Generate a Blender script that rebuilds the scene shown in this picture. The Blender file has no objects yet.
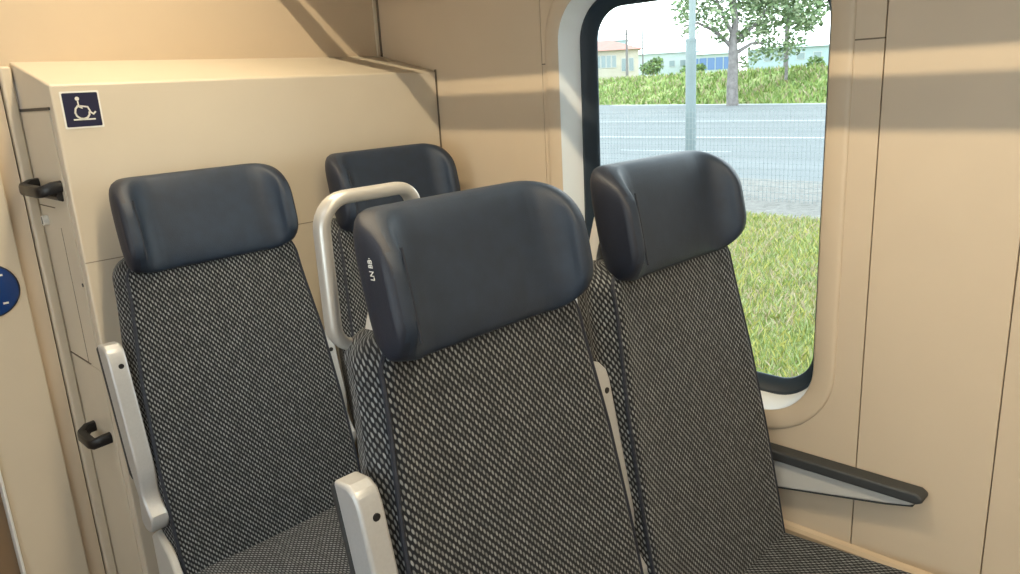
import bpy, bmesh, math, random
from mathutils import Vector, Matrix
random.seed(7)
PI = math.pi
sc = bpy.context.scene
COL = sc.collection

# ------------------------------------------------------------ camera, world, lights, exposure
CP = (-1.7004517, -1.9983098, 1.6237510)
YAW, PITCH, ROLL, FOC = 0.7829861, 0.2584327, -0.0552632, 763.065
cam_d = bpy.data.cameras.new('camera')
cam = bpy.data.objects.new('camera', cam_d); COL.objects.link(cam)
f = Vector((math.sin(YAW)*math.cos(PITCH), math.cos(YAW)*math.cos(PITCH), -math.sin(PITCH)))
r = Vector((math.cos(YAW), -math.sin(YAW), 0)); u = r.cross(f)
r2 = math.cos(ROLL)*r + math.sin(ROLL)*u; u2 = -math.sin(ROLL)*r + math.cos(ROLL)*u
M = Matrix((r2, u2, -f)).transposed().to_4x4(); M.translation = CP
cam.matrix_world = M
cam_d.sensor_width = 36; cam_d.sensor_fit = 'HORIZONTAL'; cam_d.lens = FOC/1020*36
cam_d.clip_start = 0.02; cam_d.clip_end = 600
sc.camera = cam
vs = sc.view_settings
sc.display_settings.display_device = 'sRGB'
vs.view_transform = 'Standard'; vs.look = 'None'; vs.gamma = 1; vs.use_curve_mapping = False
vs.exposure = 0.0
sc.cycles.use_denoising = True
sc.cycles.max_bounces = 8; sc.cycles.transparent_max_bounces = 16

w = bpy.data.worlds.new('overcast_sky'); sc.world = w; w.use_nodes = True
nt = w.node_tree; bg = nt.nodes['Background']
tc = nt.nodes.new('ShaderNodeTexCoord'); sx = nt.nodes.new('ShaderNodeSeparateXYZ')
cr = nt.nodes.new('ShaderNodeValToRGB')
cr.color_ramp.elements[0].position = 0.0; cr.color_ramp.elements[0].color = (.93, .97, 1.0, 1)
cr.color_ramp.elements[1].position = 0.6; cr.color_ramp.elements[1].color = (.80, .90, 1.0, 1)
nt.links.new(tc.outputs['Generated'], sx.inputs[0]); nt.links.new(sx.outputs[2], cr.inputs[0])
nt.links.new(cr.outputs[0], bg.inputs[0]); bg.inputs[1].default_value = 5.0

def area_light(name, loc, size_x, size_y, power, col, rot=(0, 0, 0)):
    l = bpy.data.lights.new(name, 'AREA'); l.shape = 'RECTANGLE'; l.size = size_x; l.size_y = size_y
    l.energy = power; l.color = col
    o = bpy.data.objects.new(name, l); COL.objects.link(o); o.location = loc; o.rotation_euler = rot
    return o
LAMP_X, LAMP_Z = -0.93, 2.555
area_light('ceiling_lamp_light', (LAMP_X, -2.2, LAMP_Z), 0.016, 4.8, 60, (1.0, .83, .57))
area_light('aisle_fill_light', (-2.35, -2.2, LAMP_Z), 0.30, 4.8, 15, (.96, .97, 1.0))  # added fill: broad, weak, neutral light over the aisle from an unseen source

# ------------------------------------------------------------ helpers
def link(o, parent=None):
    COL.objects.link(o)
    if parent: o.parent = parent
    return o
def tag(o, label=None, cat=None, group=None, kind=None):
    if label: o['label'] = label
    if cat: o['category'] = cat
    if group: o['group'] = group
    if kind: o['kind'] = kind
    return o
def empty(name, loc=(0, 0, 0)):
    o = bpy.data.objects.new(name, None); o.location = loc; o.empty_display_size = .05
    return link(o)
def mesh(name, verts, faces, mat=None, parent=None, uvs=None, smooth=True, bevel=0, angle=40):
    me = bpy.data.meshes.new(name); me.from_pydata([tuple(v) for v in verts], [], faces)
    if uvs:
        ul = me.uv_layers.new(name='UVMap'); i = 0
        for fu in uvs:
            for c in fu: ul.data[i].uv = c; i += 1
    bm = bmesh.new(); bm.from_mesh(me); bmesh.ops.recalc_face_normals(bm, faces=bm.faces); bm.to_mesh(me); bm.free()
    if mat: me.materials.append(mat)
    o = bpy.data.objects.new(name, me); link(o, parent)
    if smooth:
        me.shade_smooth() if hasattr(me, 'shade_smooth') else None
        me.set_sharp_from_angle(angle=math.radians(angle))
    if bevel:
        b = o.modifiers.new('bevel', 'BEVEL'); b.width = bevel; b.segments = 3; b.limit_method = 'ANGLE'
        b.angle_limit = math.radians(35)
    return o
def struct(o): o['kind'] = 'structure'; return o
class MB:
    def __init__(s): s.v = []; s.f = []
    def add(s, v, f):
        n = len(s.v); s.v += [Vector(p) for p in v]; s.f += [tuple(i+n for i in q) for q in f]; return s
    def box(s, a, b):
        x0, y0, z0 = a; x1, y1, z1 = b
        return s.add([(x0,y0,z0),(x1,y0,z0),(x1,y1,z0),(x0,y1,z0),(x0,y0,z1),(x1,y0,z1),(x1,y1,z1),(x0,y1,z1)],
                     [(0,3,2,1),(4,5,6,7),(0,1,5,4),(1,2,6,5),(2,3,7,6),(3,0,4,7)])
    def prism(s, poly, axis, a, b):
        n = len(poly)
        def P(p, t):
            return {'x': (t, p[0], p[1]), 'y': (p[0], t, p[1]), 'z': (p[0], p[1], t)}[axis]
        return s.add([P(p, a) for p in poly]+[P(p, b) for p in poly],
                     [tuple(range(n)), tuple(range(2*n-1, n-1, -1))]+[(i, i+n, (i+1) % n+n, (i+1) % n) for i in range(n)])
    def tube(s, pts, rad, n=8, closed=False, flat=1.0, up=None):
        pts = [Vector(p) for p in pts]; m = len(pts); base = len(s.v); prev = None
        for i, p in enumerate(pts):
            t = (pts[(i+1) % m]-pts[i-1]) if (closed or 0 < i < m-1) else (pts[1]-pts[0] if i == 0 else pts[-1]-pts[-2])
            t.normalize()
            if up is not None: a = Vector(up)
            else: a = prev if prev else (Vector((0, 0, 1)) if abs(t.z) < .9 else Vector((0, 1, 0)))
            a = (a-t*a.dot(t)).normalized(); prev = a; b = t.cross(a)
            rr = rad(i/(m-1)) if callable(rad) else rad
            for k in range(n):
                c, d = math.cos(2*PI*k/n), math.sin(2*PI*k/n)
                if flat != 1.0:                       # rounded-rectangle section
                    c = math.copysign(abs(c)**.6, c); d = math.copysign(abs(d)**.6, d)
                s.v.append(p+a*c*rr*flat+b*d*rr)
        for i in range(m if closed else m-1):
            for k in range(n):
                A = base+i*n+k; B = base+i*n+(k+1) % n; C = base+((i+1) % m)*n+(k+1) % n; D = base+((i+1) % m)*n+k
                s.f.append((A, B, C, D))
        if not closed:
            s.f.append(tuple(base+k for k in range(n))[::-1]); s.f.append(tuple(base+(m-1)*n+k for k in range(n)))
        return s
    def build(s, name, mat, parent=None, bevel=0, smooth=True, angle=40):
        return mesh(name, s.v, s.f, mat, parent, bevel=bevel, smooth=smooth, angle=angle)
def box(name, a, b, mat, parent=None, bevel=0):
    return MB().box(a, b).build(name, mat, parent, bevel)
def rrect(y0, y1, z0, z1, r, n=10):
    p = []
    for cy, cz, a0 in ((y1-r, z1-r, 0), (y0+r, z1-r, 90), (y0+r, z0+r, 180), (y1-r, z0+r, 270)):
        for k in range(n+1):
            a = math.radians(a0+90*k/n); p.append((cy+r*math.cos(a), cz+r*math.sin(a)))
    return p
def rings(name, ringlist, mat, parent=None, cap=False, angle=40):
    n = len(ringlist[0]); v = [p for R_ in ringlist for p in R_]; fs = []
    for i in range(len(ringlist)-1):
        for k in range(n): fs.append((i*n+k, i*n+(k+1) % n, (i+1)*n+(k+1) % n, (i+1)*n+k))
    if cap: fs.append(tuple(range(n))[::-1]); fs.append(tuple((len(ringlist)-1)*n+k for k in range(n)))
    return mesh(name, v, fs, mat, parent, angle=angle)
def loft_uv(name, secs, vcoord, mat, parent=None, u0=0.5, angle=50):
    """closed sections (same count) lofted; UV = arc length in metres, u centred on fraction u0"""
    n = len(secs[0]); v = [p for s_ in secs for p in s_]; fs = []; uv = []
    arcs = []
    for s_ in secs:
        a = [0]
        for k in range(n): a.append(a[-1]+(Vector(s_[(k+1) % n])-Vector(s_[k])).length)
        arcs.append([x-a[n//2] for x in a])
    for i in range(len(secs)-1):
        for k in range(n):
            fs.append((i*n+k, i*n+(k+1) % n, (i+1)*n+(k+1) % n, (i+1)*n+k))
            uv.append(((arcs[i][k], vcoord[i]), (arcs[i][k+1], vcoord[i]), (arcs[i+1][k+1], vcoord[i+1]), (arcs[i+1][k], vcoord[i+1])))
    fs.append(tuple(range(n))[::-1]); uv.append(tuple((v[k][0], v[k][1]) for k in range(n))[::-1])
    L = (len(secs)-1)*n
    fs.append(tuple(L+k for k in range(n))); uv.append(tuple((v[L+k][0], v[L+k][1]) for k in range(n)))
    # keep winding as given (recalc would not disturb uvs per loop)
    return mesh(name, v, fs, mat, parent, uvs=uv, angle=angle)

# ------------------------------------------------------------ materials
def mat(name, col, rough=.5, metal=0, noise=0, nscale=40, bump=0, bscale=300, spec=.5, emit=None, coat=0):
    m = bpy.data.materials.new(name); m.use_nodes = True; nt = m.node_tree; b = nt.nodes['Principled BSDF']
    b.inputs['Base Color'].default_value = (*col, 1); b.inputs['Roughness'].default_value = rough
    b.inputs['Metallic'].default_value = metal; b.inputs['Specular IOR Level'].default_value = spec
    if coat: b.inputs['Coat Weight'].default_value = coat; b.inputs['Coat Roughness'].default_value = .25
    tc = nt.nodes.new('ShaderNodeTexCoord')
    if noise:
        n = nt.nodes.new('ShaderNodeTexNoise'); n.inputs['Scale'].default_value = nscale; n.inputs['Detail'].default_value = 4
        nt.links.new(tc.outputs['Object'], n.inputs['Vector'])
        c = nt.nodes.new('ShaderNodeValToRGB'); c.color_ramp.elements[0].position = .3; c.color_ramp.elements[1].position = .7
        c.color_ramp.elements[0].color = (*[x*(1-noise) for x in col], 1)
        c.color_ramp.elements[1].color = (*[min(1, x*(1+noise)) for x in col], 1)
        nt.links.new(n.outputs[0], c.inputs[0]); nt.links.new(c.outputs[0], b.inputs['Base Color'])
    if bump:
        n = nt.nodes.new('ShaderNodeTexNoise'); n.inputs['Scale'].default_value = bscale; n.inputs['Detail'].default_value = 3
        nt.links.new(tc.outputs['Object'], n.inputs['Vector'])
        bp = nt.nodes.new('ShaderNodeBump'); bp.inputs['Strength'].default_value = bump; bp.inputs['Distance'].default_value = .002
        nt.links.new(n.outputs[0], bp.inputs['Height']); nt.links.new(bp.outputs[0], b.inputs['Normal'])
    if emit: b.inputs['Emission Color'].default_value = (*emit[0], 1); b.inputs['Emission Strength'].default_value = emit[1]
    return m
def ramp_mat(name, cols, scale, rough=.9, detail=6, stretch=(1, 1, 1), bump=0):
    m = bpy.data.materials.new(name); m.use_nodes = True; nt = m.node_tree; b = nt.nodes['Principled BSDF']
    b.inputs['Roughness'].default_value = rough; b.inputs['Specular IOR Level'].default_value = .2
    g = nt.nodes.new('ShaderNodeNewGeometry'); mp = nt.nodes.new('ShaderNodeMapping'); mp.inputs['Scale'].default_value = stretch
    n = nt.nodes.new('ShaderNodeTexNoise'); n.inputs['Scale'].default_value = scale; n.inputs['Detail'].default_value = detail
    n.inputs['Roughness'].default_value = .7
    c = nt.nodes.new('ShaderNodeValToRGB')
    nt.links.new(g.outputs['Position'], mp.inputs[0]); nt.links.new(mp.outputs[0], n.inputs['Vector']); nt.links.new(n.outputs[0], c.inputs[0])
    el = c.color_ramp.elements
    while len(el) < len(cols): el.new(.5)
    for i, (p, co) in enumerate(cols): el[i].position = p; el[i].color = (*co, 1)
    nt.links.new(c.outputs[0], b.inputs['Base Color'])
    if bump:
        bp = nt.nodes.new('ShaderNodeBump'); bp.inputs['Strength'].default_value = bump
        nt.links.new(n.outputs[0], bp.inputs['Height']); nt.links.new(bp.outputs[0], b.inputs['Normal'])
    return m
def fabric_mat():
    m = bpy.data.materials.new('woven_fabric'); m.use_nodes = True; nt = m.node_tree; b = nt.nodes['Principled BSDF']
    b.inputs['Roughness'].default_value = .85; b.inputs['Specular IOR Level'].default_value = .3
    b.inputs['Sheen Weight'].default_value = .12; b.inputs['Sheen Roughness'].default_value = .5
    def mn(op, a, b_=None, c=None):
        n = nt.nodes.new('ShaderNodeMath'); n.operation = op
        for i, x in enumerate((a, b_, c)):
            if x is None: continue
            if isinstance(x, (int, float)): n.inputs[i].default_value = x
            else: nt.links.new(x, n.inputs[i])
        return n.outputs[0]
    uv = nt.nodes.new('ShaderNodeUVMap'); uv.uv_map = 'UVMap'
    s = nt.nodes.new('ShaderNodeSeparateXYZ'); nt.links.new(uv.outputs[0], s.inputs[0])
    U = mn('DIVIDE', s.outputs[0], .0060); V = mn('DIVIDE', s.outputs[1], .0150)
    col = mn('FLOOR', U); odd = mn('MULTIPLY', mn('FLOORED_MODULO', col, 2), .5)
    V2 = mn('ADD', V, odd); row = mn('FLOOR', V2)
    fv = mn('SUBTRACT', mn('FRACT', V2), .5)
    fu = mn('SUBTRACT', mn('FRACT', U), .5)
    fu = mn('ADD', fu, mn('MULTIPLY', fv, .5))
    a = mn('DIVIDE', fu, .40); c = mn('DIVIDE', fv, .34)
    d = mn('SQRT', mn('ADD', mn('MULTIPLY', a, a), mn('MULTIPLY', c, c)))
    mr = nt.nodes.new('ShaderNodeMapRange'); mr.interpolation_type = 'SMOOTHSTEP'
    mr.inputs[1].default_value = 1.15; mr.inputs[2].default_value = .55; nt.links.new(d, mr.inputs[0])
    wn = nt.nodes.new('ShaderNodeTexWhiteNoise'); wn.noise_dimensions = '2D'
    cb = nt.nodes.new('ShaderNodeCombineXYZ'); nt.links.new(col, cb.inputs[0]); nt.links.new(row, cb.inputs[1])
    nt.links.new(cb.outputs[0], wn.inputs['Vector'])
    br = mn('ADD', mn('MULTIPLY', wn.outputs[0], .5), .5)
    mask = mn('MULTIPLY', mr.outputs[0], br)
    mx = nt.nodes.new('ShaderNodeMix'); mx.data_type = 'RGBA'
    mx.inputs[6].default_value = (.007, .009, .013, 1); mx.inputs[7].default_value = (.285, .30, .31, 1)
    nt.links.new(mask, mx.inputs[0]); nt.links.new(mx.outputs[2], b.inputs['Base Color'])
    bp = nt.nodes.new('ShaderNodeBump'); bp.inputs['Strength'].default_value = .5; bp.inputs['Distance'].default_value = .0015
    nt.links.new(mr.outputs[0], bp.inputs['Height']); nt.links.new(bp.outputs[0], b.inputs['Normal'])
    return m
FAB = fabric_mat()
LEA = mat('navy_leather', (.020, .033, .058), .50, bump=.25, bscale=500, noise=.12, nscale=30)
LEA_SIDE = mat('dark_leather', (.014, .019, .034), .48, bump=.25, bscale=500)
PIPE = mat('navy_piping', (.014, .018, .030), .6)
WALL = mat('beige_laminate', (.59, .48, .35), .45, noise=.02, nscale=6)
WALL2 = mat('cream_laminate', (.64, .57, .46), .40, noise=.02, nscale=6)
WHITE = mat('white_plastic', (.80, .82, .82), .40)
GREYP = mat('grey_plastic', (.50, .49, .46), .5)
SHELL = mat('light_grey_shell', (.62, .61, .58), .45)
SEAM = mat('dark_seam', (.17, .135, .095), .8)
GASK = mat('black_rubber', (.010, .022, .036), .45)
BLK = mat('black_plastic', (.010, .010, .011), .40)
ARMP = mat('charcoal_soft_pad', (.035, .038, .040), .55, bump=.2)
SILV = mat('silver_painted_metal', (.50, .51, .52), .36, metal=.35, noise=.03, nscale=200)
STEEL = mat('handle_metal', (.58, .57, .54), .34, metal=.45)
NAVY = mat('sign_navy', (.008, .010, .045), .4)
SIGNW = mat('sign_white', (.80, .80, .76), .4)
BLUE = mat('button_blue', (.004, .045, .22), .25, coat=.5)
FLOOR = mat('speckled_floor', (.12, .12, .13), .7, noise=.3, nscale=300)
CEIL = mat('ceiling_panel', (.75, .74, .70), .6, noise=.02)
DOORM = mat('brown_door_panel', (.22, .15, .09), .35)
LAMPM = mat('lamp_diffuser', (.9, .85, .7), .5, emit=((1, .85, .6), 3))
def glass_mat():
    m = bpy.data.materials.new('window_glass'); m.use_nodes = True; nt = m.node_tree
    for n in list(nt.nodes): nt.nodes.remove(n)
    o = nt.nodes.new('ShaderNodeOutputMaterial'); mx = nt.nodes.new('ShaderNodeMixShader')
    t = nt.nodes.new('ShaderNodeBsdfTransparent'); t.inputs[0].default_value = (.95, .985, .975, 1)
    g = nt.nodes.new('ShaderNodeBsdfGlossy'); g.inputs['Roughness'].default_value = .02
    lw = nt.nodes.new('ShaderNodeFresnel'); lw.inputs[0].default_value = 1.3
    nt.links.new(lw.outputs[0], mx.inputs[0]); nt.links.new(t.outputs[0], mx.inputs[1]); nt.links.new(g.outputs[0], mx.inputs[2])
    nt.links.new(mx.outputs[0], o.inputs[0]); return m
GLASS = glass_mat()

# ------------------------------------------------------------ setting: carriage shell
D = .285            # end wall plane
S1, S2, S3 = -.470, -1.409, -1.682
CEIL_Z = 2.60
XL = -3.05          # far side of the carriage
YB = -5.2
WT = .125            # side wall thickness
ZS = 1.676
struct(box('floor', (XL, YB, -.12), (WT, D+1.2, 0), FLOOR))
struct(box('ceiling', (XL, YB, CEIL_Z), (WT, D+1.2, CEIL_Z+.06), CEIL))
# side wall panels with 3 mm joints, dark backing behind the joints
G = .0012
def wpanel(name, y0, y1, z0, z1, m=WALL, x0=0.0):
    return struct(box(name, (x0, y0+G, z0+G), (WT-.012, y1-G, z1-G), m, bevel=.0012))
wpanel('wall_right', S1, D+.02, 0, CEIL_Z)
wpanel('wall_right', S3, S2, 0, CEIL_Z)
wpanel('wall_right', -2.42, S3, 0, CEIL_Z)
wpanel('wall_right', YB, -3.5, 0, CEIL_Z)
wpanel('wall_right', -3.5, -2.42, 0, .80); wpanel('wall_right', -3.5, -2.42, 1.84, CEIL_Z)
WY0, WY1, WZ0, WZ1, WR = -1.297, -.536, .797, 1.865, .135
# windowed panel: outer rectangle S2..S1, hole WY0..WY1; seam at ZS is a narrow cut line
def ring_panel(name, outer, inner, x0, x1, m):
    n = len(inner); cy = sum(p[0] for p in inner)/n; cz = sum(p[1] for p in inner)/n
    oy0, oy1, oz0, oz1 = outer; out = []
    for (y, z) in inner:
        dy, dz = y-cy, z-cz; t = 1e9
        if dy > 1e-9: t = min(t, (oy1-cy)/dy)
        if dy < -1e-9: t = min(t, (oy0-cy)/dy)
        if dz > 1e-9: t = min(t, (oz1-cz)/dz)
        if dz < -1e-9: t = min(t, (oz0-cz)/dz)
        out.append((cy+dy*t, cz+dz*t))
    for c in ((oy0, oz0), (oy0, oz1), (oy1, oz0), (oy1, oz1)):
        k = min(range(n), key=lambda i: (out[i][0]-c[0])**2+(out[i][1]-c[1])**2); out[k] = c
    v = [(x0, *p) for p in inner]+[(x0, *p) for p in out]+[(x1, *p) for p in inner]+[(x1, *p) for p in out]
    fs = []
    for k in range(n):
        j = (k+1) % n
        fs += [(k, j, n+j, n+k), (2*n+k, 3*n+k, 3*n+j, 2*n+j), (k, 2*n+k, 2*n+j, j), (n+k, n+j, 3*n+j, 3*n+k)]
    return mesh(name, v, fs, m, angle=30)
inner = rrect(WY0, WY1, WZ0, WZ1, WR, 12)
struct(ring_panel('wall_right', (S2+G, S1-G, .0, CEIL_Z), inner, 0, .065, WALL))
# backing (dark) seen through the joints
bk = MB()
for s in (S1, S2, S3): bk.box((.006, s-.004, 0), (.03, s+.004, CEIL_Z))
struct(bk.build('trim_1', SEAM))
# horizontal joint beside the window
hj = MB(); hj.box((-.0005, S2, ZS-.0016), (.004, WY0-.030, ZS+.0016)); hj.box((-.0005, WY1+.030, ZS-.0016), (.004, S1, ZS+.0016))
struct(hj.build('trim_2', SEAM))
# window: raised flange ring, white reveal, black gasket, glass
win = struct(empty('window_1', (0, (WY0+WY1)/2, (WZ0+WZ1)/2)))
def wpts(d, x): 
    cy, cz = (WY0+WY1)/2, (WZ0+WZ1)/2
    return [(x, y-cy, z-cz) for y, z in rrect(WY0-d, WY1+d, WZ0-d, WZ1+d, WR+d, 12)]
rings('window_flange', [wpts(.052, .002), wpts(.051, -.002), wpts(.048, -.0045), wpts(.040, -.005), wpts(.004, -.004), wpts(.001, -.0015), wpts(0, .002)], WALL, win)
rings('window_reveal', [wpts(.0005, -.003), wpts(-.002, .004), wpts(-.010, .078), wpts(-.014, .082)], WHITE, win)
rings('window_gasket', [wpts(-.009, .080), wpts(-.019, .077), wpts(-.026, .083), wpts(-.045, .104), wpts(-.047, .116), wpts(-.0, .122), wpts(0, .08)], GASK, win)
pane = rings('window_glass', [wpts(-.034, .1095), wpts(-.034, .1135)], GLASS, win, cap=True)
# other windows of the carriage (behind the viewer)
w2 = struct(empty('window_2', (0, -2.96, 1.32)))
MB().box((.0, -.54, -.52), (.08, -.50, .52)).box((.0, .50, -.52), (.08, .54, .52)).box((0, -.5, -.52), (.08, .5, -.48)).box((0, -.5, .48), (.08, .5, .52)).build('window_frame', GASK, w2)
box('window_glass', (.05, -.5, -.48), (.054, .5, .48), GLASS, w2)
# far side wall with two windows
for i, (a, b) in enumerate(((YB, -4.9), (-3.7, -3.3), (-2.1, -1.7), (-.5, D+1.2))):
    struct(box('wall_left', (XL-WT, a, 0), (XL, b, CEIL_Z), WALL))
for i, (a, b) in enumerate(((-4.9, -3.7), (-3.3, -2.1), (-1.7, -.5))):
    struct(box('wall_left', (XL-WT, a, 0), (XL, b, .80), WALL)); struct(box('wall_left', (XL-WT, a, 1.84), (XL, b, CEIL_Z), WALL))
    ww = struct(empty('window_%d' % (3+i), (XL-.05, (a+b)/2, 1.32)))
    MB().box((-.03, -.6, -.52), (.03, -.56, .52)).box((-.03, .56, -.52), (.03, .6, .52)).box((-.03, -.56, -.52), (.03, .56, -.48)).box((-.03, -.56, .48), (.03, .56, .52)).build('window_frame', GASK, ww)
    box('window_glass', (-.002, -.56, -.48), (.002, .56, .48), GLASS, ww)
struct(box('wall_back', (XL, YB-.06, 0), (WT, YB, CEIL_Z), WALL))
# end wall above the cabinet, and its aisle-side profiles
struct(box('wall_front', (-1.62, D, 1.70), (-.006, D+.05, CEIL_Z), WALL))
struct(box('wall_front', (-1.14, D+.012, 0), (-.006, D+.05, 1.70), WALL))
struct(MB().tube([(-.004, D-.003, 1.74), (-.004, D-.003, CEIL_Z)], .0035, 6).build('trim_3', SEAM))
struct(box('trim_4', (-.022, D-.004, 1.745), (-.009, D+.004, CEIL_Z), WALL2, bevel=.002))
# strip / band / panel / edge left of the cabinet
struct(box('trim_5', (-1.1795, .262, 0), (-1.1535, .33, 1.735), WALL2, bevel=.006))
struct(box('trim_6', (-1.1835, .285, 0), (-1.178, .33, 1.735), SEAM))
struct(MB().prism([(-1.183, .279), (-1.183, .33), (-1.235, .33), (-1.235, .287), (-1.215, .290), (-1.195, .2865)], 'z', 0, 1.735).build('trim_7', WALL))
struct(box('wall_front', (-1.372, .280, 0), (-1.221, .33, 1.735), WALL2, bevel=.004))
struct(box('trim_8', (-1.378, .272, 0), (-1.371, .33, 1.735), WHITE, bevel=.002))
struct(box('door_1', (-2.3, .31, 0), (-1.376, .34, 1.735), DOORM))
struct(box('wall_front', (XL, .28, 0), (-2.3, .33, CEIL_Z), WALL))
struct(box('wall_front', (-2.3, .285, 1.735), (-1.62, .33, CEIL_Z), WALL))
# low ledge along the foot of the side wall beside the cushion
struct(MB().prism([(.0, .30), (-.020, .30), (-.020, .496), (-.013, .504), (.0, .507)], 'y', YB+.01, D-.3).build('baseboard_right', WALL, angle=20))

# ------------------------------------------------------------ luggage rack above the seats (casts the bands of shade)
rack = empty('luggage_rack', (-.22, -2.3, 2.1)); tag(rack, 'long overhead luggage rack fixed high on the window wall', 'luggage rack')
rk = MB().prism([(.22, .10), (.22, .125), (-.225, .000), (-.225, -.018)], 'y', -2.7, 2.56)
rk.build('rack_shelf', GREYP, rack)
MB().tube([(-.235, -2.7, -.060), (-.235, 2.56, -.060)], .020, 10).build('rack_rail', STEEL, rack)
for y in (-2.4, -.2, 1.45):
    MB().box((-.24, y-.01, -.06), (-.222, y+.01, .01)).build('rack_bracket', STEEL, rack)
def ceiling_lamp(x, label):
    e = empty('ceiling_lamp', (x, -2.2, CEIL_Z)); tag(e, label, 'ceiling lamp', 'strip lamps along the ceiling')
    MB().box((-.05, -2.45, -.04), (-.028, 2.45, 0)).box((.028, -2.45, -.04), (.05, 2.45, 0)).build('lamp_housing', GREYP, e)
    box('lamp_diffuser', (-.027, -2.44, -.035), (.027, 2.44, -.02), LAMPM, e)
ceiling_lamp(LAMP_X, 'slim warm strip lamp in the ceiling above the seats')
ceiling_lamp(-2.35, 'slim strip lamp added out of view across the aisle as fill light')  # fixture added to go with the aisle fill light

# ------------------------------------------------------------ cabinet
cab = empty('equipment_cabinet', (-.575, .14, 0))
tag(cab, 'tall cream cabinet with a sloping top filling the corner behind the rear seats', 'cabinet')
H, H2, W = 1.680, 1.748, 1.150
CX, CY = -.575, .14
def cprism(x0, x1, mt, name, dz=0, **k):
    return MB().prism([(0-CY, 0), (D+.010-CY, 0), (D+.010-CY, H2+dz), (0-CY, H+dz)], 'x', x0-CX, x1-CX).build(name, mt, cab, **k)
cprism(-W, -.003, WALL2, 'body', bevel=.005)
# left face doors (thin raised panels) with joints
lx = -W-CX
dm = MB()
dm.prism([(.030-CY, 1.622), (.272-CY, 1.622), (.272-CY, .985), (.030-CY, .985)], 'x', lx-.003, lx+.004)
door_u = dm.build('door', WALL2, cab, bevel=.0012)
dl = MB().prism([(.030-CY, .979), (.272-CY, .979), (.272-CY, .12), (.030-CY, .12)], 'x', lx-.003, lx+.004).build('door', WALL2, cab, bevel=.0012)
MB().box((lx-.0036, .025-CY, 1.624), (lx+.004, .285-CY, 1.631)).build('top_joint', BLK, cab)
sj = MB()
sj.box((lx-.0012, .274-CY, .12), (lx+.004, .277-CY, 1.0)); sj.box((lx-.0036, .118-CY, .985), (lx, .1205-CY, 1.34)); sj.box((lx-.0036, .11-CY, .981), (lx, .275-CY, .983))
sj.box((lx-.0036, .135-CY, 1.388), (lx, .262-CY, 1.391))
sj.build('side_joint', SEAM, cab)
box('front_joint', (-1.148-CX, -.0006-CY, 1.262), (-.003-CX, .003-CY, 1.2645), mat('beige_joint', (.30, .26, .20), .7), cab)
# edge joint between cabinet and window wall
box('edge_joint', (-.0046-CX, -.002-CY, 0), (-.0008-CX, .004-CY, H+.006), SEAM, cab)
def latch(z, y0, y1, parent, tilt=0.0):
    m = MB()
    pts = [(lx+.004, y0-CY, z+.010), (lx-.022, y0-CY, z+.008), (lx-.040, y0+.014-CY, z), (lx-.044, y0+.03-CY, z-.001),
           (lx-.044, y1-.03-CY, z-.001+tilt), (lx-.040, y1-.014-CY, z+tilt), (lx-.022, y1-CY, z+.006+tilt), (lx+.004, y1-CY, z+.008+tilt)]
    m.tube(pts, .0125, 10, flat=1.15, up=(0, 0, 1))
    return m.build('door_handle', BLK, parent)
latch(1.438, .050, .235, door_u); latch(.780, .062, .185, dl, -.0)
MB().tube([(lx-.006, .05-CY, 1.423), (lx-.006, .235-CY, 1.423)], .012, 8).build('latch_plate', BLK, door_u)
lk = MB().tube([(lx-.002, .222-CY, 1.352), (lx-.016, .222-CY, 1.352)], .013, 14).build('lock', SIGNW, door_u)
MB().box((lx-.0168, .2195-CY, 1.343), (lx-.0158, .2245-CY, 1.361)).build('keyhole', BLK, lk)
MB().tube([(lx-.002, .036-CY, 1.205), (lx-.0045, .036-CY, 1.205)], .005, 10).build('screw', BLK, door_u)

# wheelchair sign (its own thing, stuck on the cabinet front)
sg = empty('wheelchair_sign', (-1.0905, -.0005, 1.6215)); tag(sg, 'small square navy sign with a white wheelchair symbol on the cabinet front', 'sign')
def plate(name, hw, y0, y1, mt, parent): return MB().prism(rrect(-hw, hw, -hw, hw, .003, 3), 'y', y0, y1).build(name, mt, parent)
plate('sign_border', .0425, -.0008, .0004, SIGNW, sg)
plate('sign_field', .0385, -.0014, -.0007, NAVY, sg)
def stroke(mb, pts, wd, y0=-.0020, y1=-.0013):
    for a, b in zip(pts[:-1], pts[1:]):
        a = Vector(a); b = Vector(b); t = (b-a).normalized(); n = Vector((-t.y, t.x))*wd/2; e = t*wd*.3
        mb.prism([tuple(a-e+n), tuple(a-e-n), tuple(b+e-n), tuple(b+e+n)], 'y', y0, y1)
S_ = .077/480      # symbol drawn on a 480-unit field
def sp(x, y): return ((x-315)*S_*.98, (285-y)*S_*.98)
pg = MB()
pg.prism([tuple(Vector(sp(270, 125))+Vector((.0047*math.cos(a*PI/8), .0047*math.sin(a*PI/8)))) for a in range(16)], 'y', -.0020, -.0013)
stroke(pg, [sp(272, 165), sp(276, 240), sp(318, 262)], .0032)
stroke(pg, [sp(262, 228), sp(225, 270), sp(212, 325), sp(228, 375), sp(270, 410), sp(320, 418), sp(372, 400), sp(402, 360), sp(405, 325)], .0040)
stroke(pg, [sp(276, 240), sp(300, 232), sp(395, 248), sp(425, 325), sp(460, 355), sp(490, 325)], .0036)
stroke(pg, [sp(180, 425), sp(470, 428)], .0034)
pg.build('wheelchair_symbol', SIGNW, sg, smooth=False)

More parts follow.
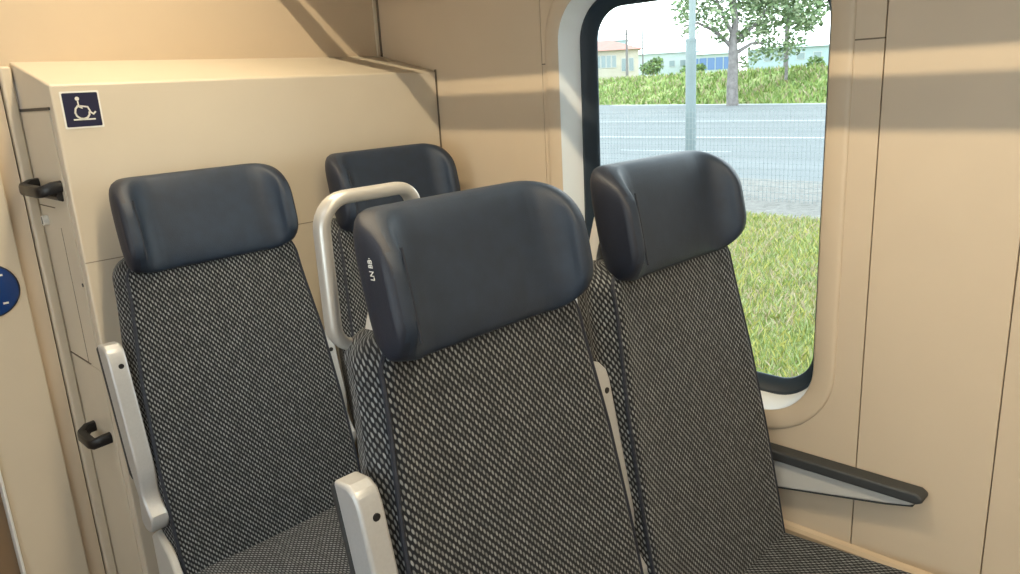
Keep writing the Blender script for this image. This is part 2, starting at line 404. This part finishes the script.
# round blue door button
bt = empty('door_button', (-1.305, .28, 1.187)); tag(bt, 'round blue door button with black centre on the panel at the left', 'button')
def disc(name, r0, r1, y0, y1, mt, parent, n=40):
    v = []; fs = []
    prof = [(r0, y0), (r1, y0), (r1, y1+.001), (r1-.002, y1), (r0, y1)] if r0 else [(r1, y0), (r1, y1+.001), (r1-.002, y1), (.0002, y1)]
    R_ = [[(rr*math.cos(2*PI*k/n), yy, rr*math.sin(2*PI*k/n)) for k in range(n)] for rr, yy in prof]
    if r0: R_.append(R_[0])
    return rings(name, R_, mt, parent, cap=not r0, angle=30)
disc('button_rim', .054, .070, .0005, -.004, mat('navy_rim', (.004, .012, .04), .35), bt)
disc('button_ring', .022, .066, .0005, -.006, BLUE, bt)
disc('button_centre', 0, .024, .0005, -.009, BLK, bt)
for a in (50, 130, 230, 310): 
    c, s = math.cos(math.radians(a)), math.sin(math.radians(a))
    mk = MB(); stroke(mk, [(c*.048-.006*abs(s), s*.048), (c*.048+.006*abs(s), s*.048)], .005, -.0068, -.0058)
    mk.build('button_mark', SIGNW, bt, smooth=False)

# ------------------------------------------------------------ side armrest on the window wall
ra = empty('wall_armrest', (0, -1.40, .66)); tag(ra, 'charcoal topped silver armrest on the window wall beside the front window seat', 'armrest')
def yz(v): return [(a+1.40, b-.66) for a, b in v]
MB().prism(yz([(-1.13, .713), (-1.555, .713), (-1.568, .705), (-1.568, .694), (-1.555, .687), (-1.13, .687)]), 'x', -.045, .0).build('arm_pad', ARMP, ra, bevel=.010)
MB().prism(yz([(-1.13, .688), (-1.560, .688), (-1.540, .675), (-1.49, .662), (-1.13, .592)]), 'x', -.034, .0).build('arm_body', GREYP, ra, bevel=.004)
MB().prism(yz([(-1.13, .592), (-1.49, .662), (-1.545, .677), (-1.547, .675), (-1.49, .6595), (-1.13, .5895)]), 'x', -.0345, .0).build('arm_lip', ARMP, ra)

# ------------------------------------------------------------ seats
REC = .205
def yfr(z): return REC*(z-.5)
def section(z, w, yf, dep, rf, rb, bulge=.0):
    """closed section, starting at back centre, going left -> front -> right -> back"""
    p = [(0, yf+dep)]
    p.append((-w*.5, yf+dep))
    for k in range(5): a = PI/2*k/4; p.append((-w+rb-rb*math.sin(a), yf+dep-rb+rb*math.cos(a)))
    for k in range(1, 4): t = k/4; p.append((-w-bulge*math.sin(PI*t), yf+dep-rb-(dep-rb-rf)*t))
    for k in range(5): a = PI/2*k/4; p.append((-w+rf-rf*math.cos(a), yf+rf-rf*math.sin(a)))
    N = 8
    for k in range(1, N):
        t = k/N; x = (-w+rf)*(1-t); s = abs(x)/w
        p.append((x, yf+.012*(1-s**3)))
    left = p[:]
    p.append((0, yf+.012))
    p += [(-x, y) for x, y in left[:0:-1]]
    return [(x, y, z) for x, y in p]
def hw(z):
    pts = [(.40, .262), (.62, .264), (.80, .261), (1.0, .249), (1.16, .229), (1.26, .222), (1.5, .225)]
    for (a, b), (c, d) in zip(pts[:-1], pts[1:]):
        if z <= c: t = (z-a)/(c-a); return b+(d-b)*max(0, t)
    return pts[-1][1]
ZT = 1.270
def make_backrest(root):
    secs = []; vc = []
    zs = [.43+i*(ZT-.05-.43)/16 for i in range(17)]
    for z in zs: secs.append(section(z, hw(z), yfr(z), .125, .020, .045, .008+.006*min(1, max(0, (z-.7)/.3)))); vc.append((z-.5)*1.02)
    for k in range(1, 8):
        a = PI/2*k/7; z = ZT-.05+.05*math.sin(a); sh = 1-math.cos(a)
        secs.append(section(z, hw(z)-.05*sh, yfr(z)+.012*sh, .125-.03*sh, .018, .035, .012)); vc.append((z-.5)*1.02)
    b = loft_uv('backrest', secs, vc, FAB, root)
    # piping along the front border
    L = []; 
    for i in range(18):
        z = .45+i*(ZT-.052-.45)/17; L.append((-hw(z)+.004, yfr(z)+.006, z))
    for k in range(1, 8):
        a = PI/2*k/7; z = ZT-.05+.05*math.sin(a); L.append((-hw(z)+.004+.05*(1-math.cos(a)), yfr(z)+.008+.006*k/7, z))
    Rr = [(-x, y, z) for x, y, z in L[::-1]]
    MB().tube(L+Rr, .0042, 6).build('piping', PIPE, b)
    # light grey shell behind
    def shw(z): return hw(min(z, 1.2))-.012 if z < 1.22 else hw(1.2)-.012
    ss = []
    for z in [.36+i*.066 for i in range(16)]:
        w_ = shw(z)-.026*min(1, max(0, (z-1.0)/.2))
        if z > 1.24: w_ -= (z-1.24)*.40
        if z > 1.30: w_ -= 0
        yy = min(yfr(z)+.10, .234)
        ss.append([(x, y, z) for x, y in [(0, yy+.045), (-w_*.6, yy+.043), (-w_*.93, yy+.034), (-w_, yy+.02), (-w_, yy), (0, yy), (w_, yy), (w_, yy+.02), (w_*.93, yy+.034), (w_*.6, yy+.043)]])
    rings('back_shell', ss, SHELL, root, cap=True, angle=50)
    return b
def make_headrest(root):
    # slab bent forward into wings: path in xy, height and thickness falling at the ends
    yc = yfr(1.35)-.014; path = []
    hwid = .199; rb = .078; wl = .022; AM = 80
    n1 = 10
    half = []
    for k in range(n1+1): half.append((hwid-rb)*k/n1)
    P = [(x, 0.0, 0.0) for x in half]                      # (x, y, angle)
    for k in range(1, 13):
        a = math.radians(AM)*k/12; P.append((hwid-rb+rb*math.sin(a), -rb*(1-math.cos(a)), a))
    ex, ey, ea = P[-1]
    for k in range(1, 15):
        t = wl*math.sin(PI/2*k/14); P.append((ex+t*math.cos(ea), ey-t*math.sin(ea), ea))
    full = [(-x, y, -a) for x, y, a in P[:0:-1]]+P
    # arc-length param
    s = [0]
    for i in range(1, len(full)): s.append(s[-1]+math.hypot(full[i][0]-full[i-1][0], full[i][1]-full[i-1][1]))
    T = s[-1]; secs = []
    HH = .113; zc = 1.347; RH = .100
    def sect(x, y, a, hh, th, zoff=0):
        nx, ny = math.sin(a), math.cos(a)                   # normal pointing to the back / outside
        out = []
        N = 28
        for k in range(N):
            q = 2*PI*k/N; c, d = math.cos(q), math.sin(q)
            cc = math.copysign(abs(c)**.45, c); dd = math.copysign(abs(d)**.55, d)
            o_ = th*cc + (.013*math.sin(min(PI, abs(a)*PI/math.radians(AM)))**1.2*max(0, cc)); z = hh*dd
            yy = y+ny*o_; lean = REC*z
            out.append((x+nx*o_, yc+.036+yy+lean, zc+z))
        return out
    TH = .036; RT = .013
    def thick(e):
        t_ = .017+(TH-.017)*min(1, e/.11)
        return t_ if e > RT else .004+(t_-.004)*math.sqrt(max(0, 1-((RT-e)/RT)**2))
    for i, (x, y, a) in enumerate(full):
        e = min(s[i], T-s[i])
        hh = HH if e > RH else HH-RH*.88*(1-math.sqrt(max(0, 1-((RH-e)/RH)**2)))
        th = thick(e)
        secs.append(sect(x, y, a, hh, th))
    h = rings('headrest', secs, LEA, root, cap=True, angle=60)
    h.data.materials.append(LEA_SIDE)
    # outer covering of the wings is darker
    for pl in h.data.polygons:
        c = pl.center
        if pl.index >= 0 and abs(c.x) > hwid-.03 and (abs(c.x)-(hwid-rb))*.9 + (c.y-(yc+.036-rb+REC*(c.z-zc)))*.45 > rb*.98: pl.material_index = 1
    # seam where the inner cushion meets the wing cover
    for sg_ in (-1,):
        pts = []
        x, y, a = full[-7] if sg_ > 0 else full[6]
        thl = thick(s[6])
        nx, ny = math.sin(a), math.cos(a)
        hh = HH*.60
        for k in range(13):
            z = -hh+2*hh*k/12
            e_ = math.sqrt(max(0, 1-(z/HH)**4))
            o_ = -thl*(.70+.28*e_)
            pts.append((x+nx*o_+(0 if sg_ > 0 else 0), yc+.036+y+ny*o_+REC*z, zc+z))
        MB().tube(pts, .0022, 6).build('seam', PIPE, h)
    return h
def make_cushion(root):
    # lofted from back (y=+.05) to front (y=-.45)
    secs = []; vc = []
    ys = [.06, .02, -.04, -.12, -.2, -.28, -.34, -.385, -.415, -.44, -.455, -.462]
    for i, y in enumerate(ys):
        t = max(0, (-y-.34)/.122); top = .520+.02*max(0, -y)/.34-.05*t*t; bot = .385+.03*t
        wd = .275-.02*t*t; n = []
        hh = (top-bot)/2; zc = (top+bot)/2; rr = .021
        # section in xz: start at bottom centre going left
        p = [(0, bot), (-wd*.5, bot)]
        for k in range(5): a = PI/2*k/4; p.append((-wd+rr-rr*math.sin(a), bot+rr-rr*math.cos(a)))
        for k in range(5): a = PI/2*k/4; p.append((-wd+rr-rr*math.cos(a), top-rr+rr*math.sin(a)))
        for k in range(1, 6): q = k/6; x = (-wd+rr)*(1-q); p.append((x, top-.010*(1-(abs(x)/wd)**2)))
        left = p[:]; p.append((0, top-.010)); p += [(-x, z) for x, z in left[:0:-1]]
        secs.append([(x, y, z) for x, z in p]); vc.append(y)
    c = loft_uv('seat_cushion', secs, vc, FAB, root)
    MB().tube([(-.254, -.01, .492), (-.254, -.2, .505), (-.254, -.34, .515)], .004, 6).build('piping', PIPE, c)
    return c
def make_base(root):
    MB().box((-.235, -.40, .30), (.235, .08, .385)).build('seat_pan', GREYP, root, bevel=.012)
    MB().box((-.07, -.22, 0), (.07, -.02, .30)).build('pedestal', GREYP, root, bevel=.01)
def arm_geo(name, root, x, zt=1.090, back=0.0):
    """armrest folded up beside the backrest"""
    e = empty(name); e.parent = root; e.location = (x, 0, 0)
    def Y(z): return yfr(z)+.006+back
    prof = []      # yz outline
    wid = .056
    top = zt
    prof += [(Y(top)+wid, top-.002), (Y(top)+.020, top), (Y(top-.01)+.004, top-.010), (Y(top-.03), top-.03)]
    for z in [q for q in (1.0, .92, .84, .80) if q < top-.045]: prof.append((Y(z), z))
    prof += [(Y(.765)+.006, .765), (Y(.74)+.014, .74), (Y(.72)+.012, .72), (Y(.70)+.002, .70)]
    cy, cz, R_ = Y(.68)+.030, .674, .037
    for k in range(9):
        a = math.radians(160+22*k); prof.append((cy+R_*math.cos(a), cz+R_*math.sin(a)))
    for z in [q for q in (.72, .80, .93, 1.05) if q < top-.03]: prof.append((Y(z)+wid-(.012 if z < .78 else 0), z))
    body = MB().prism(prof, 'x', -.021, .021).build('arm_bar', SILV, e, bevel=.006, angle=30)
    pad = [(Y(z)+wid-.004, z) for z in (.76, .85, .9, top-.004)]+[(Y(z)+wid+.012, z) for z in (top-.012, .9, .85, .77)]
    MB().prism(pad, 'x', -.0215, .0215).build('arm_pad', ARMP, e, bevel=.004)
    MB().tube([(.004, Y(top-.048)+.002, top-.048), (.004, Y(top-.048)-.0012, top-.048)], .0062, 14).build('bolt', BLK, e)
    return e
def make_seat():
    root = empty('train_seat')
    make_backrest(root); make_headrest(root); make_cushion(root); make_base(root)
    return root
def side_cover(root):
    return MB().prism([(.09, .30), (.12, .36), (yfr(.60)+.10, .60), (yfr(.62)+.06, .625), (yfr(.58)+.01, .585), (-.02, .50), (-.40, .49), (-.44, .40), (-.40, .30)], 'x', -.286, -.266).build('side_cover', GREYP, root, bevel=.006)
def copy_tree(o, parent=None):
    c = o.copy(); COL.objects.link(c)
    if parent: c.parent = parent; c.matrix_parent_inverse = o.matrix_parent_inverse.copy()
    for ch in list(o.children): copy_tree(ch, c)
    return c
Y1, Y2 = -.285, -1.285
XW = -.298
XA, XB = -.886, -.333
GRP = 'paired seats of the carriage'
proto = make_seat()
seatA = proto; seatB = copy_tree(proto); seatC = copy_tree(proto); seatD = copy_tree(proto)
for s, x, y, l in ((seatA, XA+.003, Y1, 'aisle seat of the rear pair, in front of the cabinet below the wheelchair sign'),
                   (seatB, XW, Y1, 'window-side seat of the rear pair, mostly hidden behind the grab handle'),
                   (seatC, XA, Y2, 'large dark patterned front seat nearest the viewer, white print on headrest side'),
                   (seatD, XB, Y2, 'front window seat, its headrest standing against the window')):
    s.location = (x, y, 0); tag(s, l, 'seat', GRP)
def arm_thing(seat, x, back=0.0, zt=1.090):
    a = arm_geo('armrest', seat, x, zt=zt, back=back)
    return a
for s in (seatA, seatC):
    arm_thing(s, -.284); side_cover(s); arm_thing(s, .270 if s is seatC else .262, .014, 1.094 if s is seatC else .975)
# print on the left headrest wing of the front seat
def text_obj(name, s, size, mt, parent, loc, rot):
    cu = bpy.data.curves.new(name, 'FONT'); cu.body = s; cu.size = size; cu.align_x = 'CENTER'; cu.align_y = 'CENTER'; cu.extrude = .0004
    cu.offset = .0001; cu.shear = .2
    cu.materials.append(mt); o = bpy.data.objects.new(name, cu); link(o, parent); o.location = loc; o.rotation_euler = rot
    return o
hC = [c for c in seatC.children if c.name.startswith('headrest')][0]
tx0 = text_obj('headrest_print', 'LN BB\u00b7', .0112, SIGNW, hC, (-.2795, yfr(1.35)-.008+.0, 1.365), (0, 0, 0))
bpy.context.view_layer.update()
tme = bpy.data.meshes.new_from_object(tx0); tx = bpy.data.objects.new('headrest_print', tme); link(tx, hC)
bpy.data.objects.remove(tx0)
tx.name = 'headrest_print'
ok_, loc_, nor_, _ = hC.ray_cast(Vector((-.6, .154, 1.386)), Vector((1, 0, 0)))
up_ = (Vector((0, REC, 1))-nor_*nor_.dot(Vector((0, REC, 1)))).normalized()      # reading direction runs up the wing
Mx = Matrix((up_, nor_.cross(up_), nor_)).transposed().to_4x4(); Mx.translation = loc_+nor_*.0020
tx.matrix_local = Mx
# grab handle on the rear of the front aisle seat
gh = MB()
hy = .262
def arc(cx, cz, r_, a0, a1, n=7): return [(cx+r_*math.cos(math.radians(a0+(a1-a0)*k/n)), hy, cz+r_*math.sin(math.radians(a0+(a1-a0)*k/n))) for k in range(n+1)]
x0h, x1h, z0h, z1h = -.226, -.054, 1.246, 1.476
pts = [(x1h, hy, 1.43)]+arc(x1h-.03, z1h-.03, .03, 0, 90)+arc(x0h+.045, z1h-.045, .045, 90, 180)+arc(x0h+.040, z0h+.04, .04, 180, 270)+[(-.20, hy, z0h)]
gh.tube(pts, .0100, 14, flat=1.4, up=(0, 1, 0))
gh.build('grab_handle', STEEL, seatC)

# ------------------------------------------------------------ outside
GZ = -.6
GRASS = ramp_mat('verge_ground', [(.25, (0.056, 0.073, 0.022)), (.45, (0.123, 0.151, 0.039)), (.6, (0.190, 0.185, 0.078)), (.75, (0.224, 0.196, 0.134))], 3.0, bump=.3)
HILLM = ramp_mat('embankment_grass', [(.28, (.11, .17, .05)), (.45, (.18, .26, .075)), (.6, (.28, .30, .12)), (.75, (.30, .27, .17))], .55, stretch=(1, .35, 3))
ASPH = ramp_mat('pale_asphalt', [(.3, (0.125, 0.135, 0.135)), (.7, (0.170, 0.182, 0.182))], .5, stretch=(1, .15, 1))
GRAV = ramp_mat('gravel', [(.3, (0.112, 0.106, 0.095)), (.7, (0.235, 0.224, 0.202))], 9, detail=8)
PAINT = mat('road_paint', (0.347, 0.364, 0.364), .8)
def far(t): # far edge of the yard, param along its length
    a = Vector((55.7, 42.6)); b = Vector((49.0, 19.1)); return a+(b-a)*t
f0, f1 = far(-2.6), far(2.6)
struct(mesh('ground', [(.6, -12, GZ), (9.6, -12, GZ), (9.2, 60, GZ), (.6, 60, GZ)], [(0, 1, 2, 3)], GRASS))
struct(mesh('ground', [(9.6, -12, GZ), (13.9, -12, GZ), (13.0, 60, GZ), (9.2, 60, GZ)], [(0, 1, 2, 3)], GRAV))
struct(mesh('road', [(13.9, -12, GZ), (f1.x, f1.y, GZ), (f0.x, f0.y, GZ), (13.0, 60, GZ)], [(0, 1, 2, 3)], ASPH))
# embankment: rises beyond the yard
ev = []; ef = []; NX, NY = 26, 70
dirn = Vector((f1.x-f0.x, f1.y-f0.y)).normalized(); nrm = Vector((-dirn.y, dirn.x))
if nrm.x < 0: nrm = -nrm
for i in range(NX):
    dd = [0, .4, .9, 1.5, 2.2, 3, 4, 5, 6, 7, 8, 9, 10, 12, 14, 17, 20, 25, 32, 40, 50, 62, 80, 100, 130, 170][i]
    for j in range(NY):
        q = f0.lerp(f1, j/(NY-1))+nrm*dd
        t = min(1, dd/9.0); z = GZ-.02+((1.95+.45*j/(NY-1))*(3*t*t-2*t*t*t))+(.12*math.sin(q.y*.7+q.x)+.1*math.sin(q.y*1.9))*min(1, dd/2)
        ev.append((q.x, q.y, z+.004*max(0, dd-10)))
for i in range(NX-1):
    for j in range(NY-1): ef.append((i*NY+j, i*NY+j+1, (i+1)*NY+j+1, (i+1)*NY+j))
struct(mesh('hill', ev, ef, HILLM))
# painted lines on the yard
def pline(a, b, wd, lab):
    a = Vector(a); b = Vector(b); t = (b-a).normalized(); n = Vector((-t.y, t.x))*wd/2
    o = mesh('road_marking', [(*(a+n), GZ+.005), (*(b+n), GZ+.005), (*(b-n), GZ+.005), (*(a-n), GZ+.005)], [(0, 1, 2, 3)], PAINT)
    tag(o, lab, 'road marking')
pline((23.2, 18.0), (23.75, 6.0), .35, 'bright white painted line across the middle of the wet yard')
pline((32.3, 24.5), (32.2, 11.0), .30, 'thin pale painted line farther back on the yard')
pline((54.2, 40.0), (47.6, 17.5), .9, 'white edge line where the yard meets the grass bank')
pline((18.6, 13.0), (18.8, 9.2), .14, 'short faint painted line on the near part of the yard')
# grass blades on the verge (uncountable)
def blades(name, spots, hgt, wd, mats, label):
    v = []; fs = []; mi = []
    for (x, y, z) in spots:
        h = hgt*random.uniform(.5, 1.3); a = random.uniform(0, 2*PI); ln = random.uniform(.1, .9)*h; b = random.uniform(0, 2*PI)
        dx, dy = math.cos(a)*wd, math.sin(a)*wd; n = len(v)
        v += [(x-dx, y-dy, z), (x+dx, y+dy, z), (x+math.cos(b)*ln*.4+dx*.6, y+math.sin(b)*ln*.4+dy*.6, z+h*.6), (x+math.cos(b)*ln, y+math.sin(b)*ln, z+h)]
        fs.append((n, n+1, n+2, n+3)); cl = math.sin(x*2.3+1.7*math.sin(y*1.9))+math.sin(y*2.9+x*.8); mi.append(random.choices(range(len(mats)), [4, 5, 2+2.2*(1+cl), 4])[0])
    o = mesh(name, v, fs, None, smooth=False)
    for m_ in mats: o.data.materials.append(m_)
    for p, i in zip(o.data.polygons, mi): p.material_index = i
    return tag(o, label, 'grass', kind='stuff')
BG = [mat('blade_green', (.19, .25, .05), .7), mat('blade_yellow', (.40, .38, .10), .7), mat('blade_straw', (.42, .34, .22), .8), mat('blade_pale', (.29, .35, .14), .7)]
sp_ = []
while len(sp_) < 42000:
    x = random.uniform(1.6, 9.6); y = random.uniform(-1.0, 5.5)
    # keep to what the window can show, with a margin
    if -.75 < (y+2)/(x+1.7) < 1.7 and .28 < (y+2.0)/(x+1.7) < 1.25: sp_.append((x, y, GZ))
blades('grass', sp_, .085, .006, BG, 'yellow-green grass with dry straw on the near verge below the window')
sp_ = []
for k in range(16000):
    j = random.uniform(.2, .85); dd = random.uniform(.2, 9); q = f0.lerp(f1, j)+nrm*dd
    t = min(1, dd/9.0); sp_.append((q.x, q.y, GZ-.05+(1.95+.45*j)*(3*t*t-2*t*t*t)))
HB = [mat('weed_green', (.14, .22, .05), .8), mat('weed_light', (.26, .33, .09), .8), mat('weed_straw', (.34, .30, .17), .8), mat('weed_mid', (.20, .28, .08), .8)]
blades('grass', sp_, .42, .10, HB, 'tall green weeds covering the grass bank beyond the yard')

# wire fence and lamp post
FX = 11.0
fe = empty('wire_fence', (FX, 4, GZ)); tag(fe, 'thin galvanised wire mesh fence between the grass verge and the yard', 'fence')
WIRE = mat('galvanised_wire', (0.235, 0.263, 0.269), .5, metal=.3)
wm = MB(); r_ = .0032
y = -3.5
while y < 11.5:
    wm.v_ = 0; wm.box((FX-r_-FX, y-r_-4, 0), (r_, y+r_-4, 1.62)); y += .075
z = .06
while z < 1.62: wm.box((-r_, -7.5, z-r_), (r_, 7.5, z+r_)); z += .10
wm.build('mesh_panel', WIRE, fe, smooth=False)
for y in (-6.9, 6.9): MB().box((-.03, y-.03, 0), (.03, y+.03, 1.7)).build('fence_post', WIRE, fe)
lp = empty('lamp_post', (FX+.25, 5.92, GZ)); tag(lp, 'grey green metal lamp post rising beyond the wire fence', 'lamp post')
POST = mat('post_paint', (.16, .205, .215), .5, noise=.08, nscale=3)
MB().tube([(0, 0, 0), (0, 0, 2.85)], .098, 18).build('lower_tube', POST, lp)
MB().tube([(0, -.02, 2.83), (0, -.02, 6.2)], .062, 16).build('upper_tube', mat('post_paint_lit', (.20, .245, .25), .5), lp)  # upper tube looks lit: that light is put into a paler post colour
MB().tube([(0, 0, 2.82), (0, 0, 2.87)], .106, 18).build('collar', POST, lp)

# trees, poles, bush
BARK = mat('grey_bark', (0.190, 0.174, 0.168), .9, noise=.3, nscale=4)
LEAF = [mat('leaf_dark', (.10, .16, .07), .7), mat('leaf_mid', (.17, .25, .11), .7), mat('leaf_pale', (.26, .32, .18), .7)]
def leaves(name, blobs, n, size, mats, parent):
    v = []; fs = []; mi = []
    tot = sum(b[3]**2 for b in blobs)
    for bx, by, bz, br in blobs:
        for _ in range(int(n*br*br/tot)):
            d = Vector((random.gauss(0, 1), random.gauss(0, 1), random.gauss(0, 1))).normalized()*br*random.random()**.45
            c = Vector((bx, by, bz))+d*Vector((1, 1, .8)).x
            c.z = bz+d.z*.8
            a = Vector((random.gauss(0, 1), random.gauss(0, 1), random.gauss(0, .6))).normalized()
            b = a.cross(Vector((random.gauss(0, 1), random.gauss(0, 1), random.gauss(0, 1)))).normalized()
            s = size*random.uniform(.5, 1.2); n0 = len(v)
            v += [c-a*s, c-b*s*.5, c+a*s, c+b*s*.5]; fs.append((n0, n0+1, n0+2, n0+3)); mi.append(random.randrange(len(mats)))
    o = mesh(name, v, fs, None, parent, smooth=False)
    for m_ in mats: o.data.materials.append(m_)
    for p, i in zip(o.data.polygons, mi): p.material_index = i
    return o
tr = empty('tree', (48.4, 25.3, GZ)); tag(tr, 'tall loose leafed tree with a pale trunk at the foot of the grass bank', 'tree')
side = Vector((-.80, .60, 0)).normalized()      # across the line of sight
def tp(a, z, d=0): p = side*a; q = Vector((.6, .8, 0)).normalized()*d; return (p.x+q.x, p.y+q.y, z)
tk = MB()
tk.tube([tp(0, -.1), tp(.05, 1.5), tp(-.02, 3), tp(.1, 4.4)], lambda t: .42-.12*t, 10)
tk.tube([tp(.1, 4.2), tp(-.1, 5.5), tp(.15, 7.5), tp(0, 10)], lambda t: .30-.2*t, 8)
tk.build('trunk', BARK, tr)
for pts_ in ([tp(.1, 3.9), tp(1.3, 5.0), tp(2.6, 5.6), tp(3.6, 5.4)], [tp(0, 4.2), tp(-1.4, 5.2), tp(-2.6, 6.6)], [tp(.05, 3.4), tp(-1.3, 4.1), tp(-2.5, 4.1)], [tp(0, 4.6), tp(1, 6.4), tp(1.8, 8.2)]):
    MB().tube(pts_, lambda t: .16-.11*t, 7).build('branch', BARK, tr)
random.seed(11)
bl = [(*tp(a, z, d), r__) for a, z, d, r__ in ((3.6, 6.3, 0, 1.1), (2.5, 6.8, .5, 1.5), (3.2, 5.1, 0, .7), (1.5, 5.9, -.5, 1.3), (.2, 7.2, 0, 1.8), (-1.6, 6.6, .3, 1.7), (-1.2, 5.1, 0, 1.1), (-2.6, 4.4, .4, .9), (-3.4, 6.4, -.3, 1.7), (-2.3, 7.5, 0, 1.6), (2.0, 8.4, 0, 1.8), (-1.5, 8.8, 0, 2.0), (-4.6, 5.0, 0, .9), (-1.9, 3.6, 0, .8), (-.6, 4.6, 0, .7), (-1.0, 2.9, 0, .7), (-3.3, 3.5, 0, 1.0), (-4.4, 3.9, 0, 1.0), (-5.2, 6.0, 0, 1.4), (-4.4, 7.6, 0, 1.6), (1.0, 4.6, 0, .6))]
leaves('foliage', bl, 4600, .21, LEAF, tr)
# second tree to the right, on the bank
t2 = empty('tree', (55.5, 24.8, 1.2)); tag(t2, 'younger tree with sparse pale leaves behind the tall tree, towards the window edge', 'tree')
MB().tube([(0, 0, -.3), (.1, 0, 3), (0, .1, 6.5)], lambda t: .13-.08*t, 8).build('trunk', BARK, t2)
bl = [(*tp(a, z, d), r__) for a, z, d, r__ in ((0, 4.6, 0, 1.5), (1.6, 3.6, .2, 1.0), (-1.6, 3.9, 0, 1.3), (-2.6, 5.3, 0, 1.5), (.6, 6.3, 0, 1.6), (-1.6, 6.9, 0, 1.6), (2.3, 5.3, 0, 1.2))]
leaves('foliage', bl, 2000, .24, LEAF, t2)
def bush(name, loc, blobs, n, lab, size=.2):
    b = empty(name, loc); tag(b, lab, 'bush')
    MB().tube([(0, 0, -.3), (0, 0, .6)], .08, 6).build('stem', BARK, b)
    leaves('foliage', blobs, n, size, LEAF[:2]+[HB[0]], b)
bush('bush', (72.0, 47.8, 1.75), [(0, 0, .9, 1.05), (.3, -.4, 1.5, .6), (-.5, .5, .8, .8)], 900, 'round green bush beside the red roofed house')
bush('bush', (64.5, 24.2, 1.9), [(0, 0, .3, .8), (1.4, -2.0, .4, .8), (-1.2, 1.8, .2, .7)], 900, 'low dark hedge clump on top of the bank at the right')
bush('bush', (73.5, 44.5, 1.8), [(0, 0, .3, .7), (.8, -1.2, .5, .6)], 500, 'low dark bush in front of the long white building')
POLE = mat('brown_pole', (0.157, 0.146, 0.146), .8)
def pole(loc, h, rad, lab, arms=True):
    p = empty('utility_pole', loc); tag(p, lab, 'pole', None)
    MB().tube([(0, 0, -.3), (0, 0, h)], lambda t: rad*(1-.4*t), 8).build('shaft', POLE, p)
    if arms: MB().box((-.06, -.55, h-.6), (.06, .55, h-.48)).build('crossarm', POLE, p)
pole((69.6, 49.6, 1.6), 5.2, .16, 'thick brown utility pole in front of the red roofed house')
pole((71.6, 48.9, 1.6), 5.1, .11, 'slender pole at the right corner of the red roofed house', False)
pole((61.6, 27.8, 1.2), 6.0, .13, 'dark pole seen through the leaves right of the trunk')

# house and sheds on the skyline
def facing(loc, rotz): e = None
def building(name, loc, rot, w_, dpt, h, roof_h, wall, roof, wins, lab, doors=(), over=.4, cat='building'):
    b = empty(name, loc); b.rotation_euler = (0, 0, rot); tag(b, lab, cat)
    MB().box((-w_/2, 0, -.5), (w_/2, dpt, h)).build('wall', wall, b, smooth=False)
    o = over; rv = [(-w_/2-o, -o, h), (w_/2+o, -o, h), (w_/2+o, dpt+o, h), (-w_/2-o, dpt+o, h), (-w_/2+dpt*.45, dpt/2, h+roof_h), (w_/2-dpt*.45, dpt/2, h+roof_h)]
    mesh('roof', rv, [(0, 1, 5, 4), (1, 2, 5), (2, 3, 4, 5), (3, 0, 4), (0, 3, 2, 1)], roof, b, smooth=False)
    for (x0, x1, z0, z1) in wins:
        fr = MB().box((x0-.07, -.06, z0-.07), (x1+.07, .05, z1+.07)).build('window', FRAMEW, b, smooth=False)
        MB().box((x0, -.075, z0), (x1, -.055, z1)).build('pane', PANE, fr, smooth=False)
    for (x0, x1, z0, z1) in doors: MB().box((x0, -.07, z0), (x1, .05, z1)).build('door', SHUT, b, smooth=False)
    return b
FRAMEW = mat('far_frame', (.40, .40, .39), .6); PANE = mat('far_pane', (.20, .25, .27), .2); SHUT = mat('blue_shutter', (.10, .17, .33), .6)
CREAM = mat('cream_render', (.42, .38, .32), .9, noise=.05, nscale=1); REDR = mat('red_tiles', (.36, .17, .14), .9, noise=.1, nscale=3)
PALE = mat('pale_cladding', (.38, .43, .43), .8, noise=.05, nscale=.5); PALER = mat('pale_roof', (.42, .46, .47), .8); BLUEB = mat('blue_cladding', (.30, .37, .40), .8)
# view direction to these is roughly (.8,.6): local +y points away from the viewer
def rot_for(dx, dy): return math.atan2(dy, dx)-PI/2
building('house', (72.8, 55.8, 1.0), rot_for(.78, .63), 9.0, 7, 3.9, 1.3, CREAM, REDR,
         [(-2.3+i*.62, -2.3+i*.62+.46, 2.0, 3.3) for i in range(7)]+[(2.55, 3.0, 1.5, 2.9), (3.4, 3.9, 1.5, 2.9)], 'cream house with a red tiled hipped roof at the left of the window view', cat='house', over=.5)
building('industrial_building', (107.5, 68, 1.6), rot_for(.84, .54), 11.5, 9, 3.6, .35, PALE, PALER, [(-4+i*1.7, -4+i*1.7+.8, 1.5, 2.4) for i in range(5)], 'long pale white industrial building between the house and the lamp post')
building('industrial_building', (102.3, 58.0, 1.6), rot_for(.86, .5), 7.2, 8, 2.8, 1.0, PALE, PALER, [], 'pale shed with a row of blue shutters between the lamp post and the tree', doors=[(-3.0+i*1.15, -3.0+i*1.15+1.0, .6, 2.3) for i in range(5)])
building('industrial_building', (107.3, 48.0, 1.6), rot_for(.91, .41), 12.5, 8, 3.0, .5, BLUEB, PALER, [(-4+i*2.2, -4+i*2.2+1.0, 1.4, 2.2) for i in range(4)], 'light blue low building behind the leaves at the right of the window view')
building('industrial_building', (118, 92, 1.6), rot_for(.8, .6), 12, 8, 7.0, 1.9, BLUEB, PALER, [], 'hazy grey blue roof showing above the red roofed house')
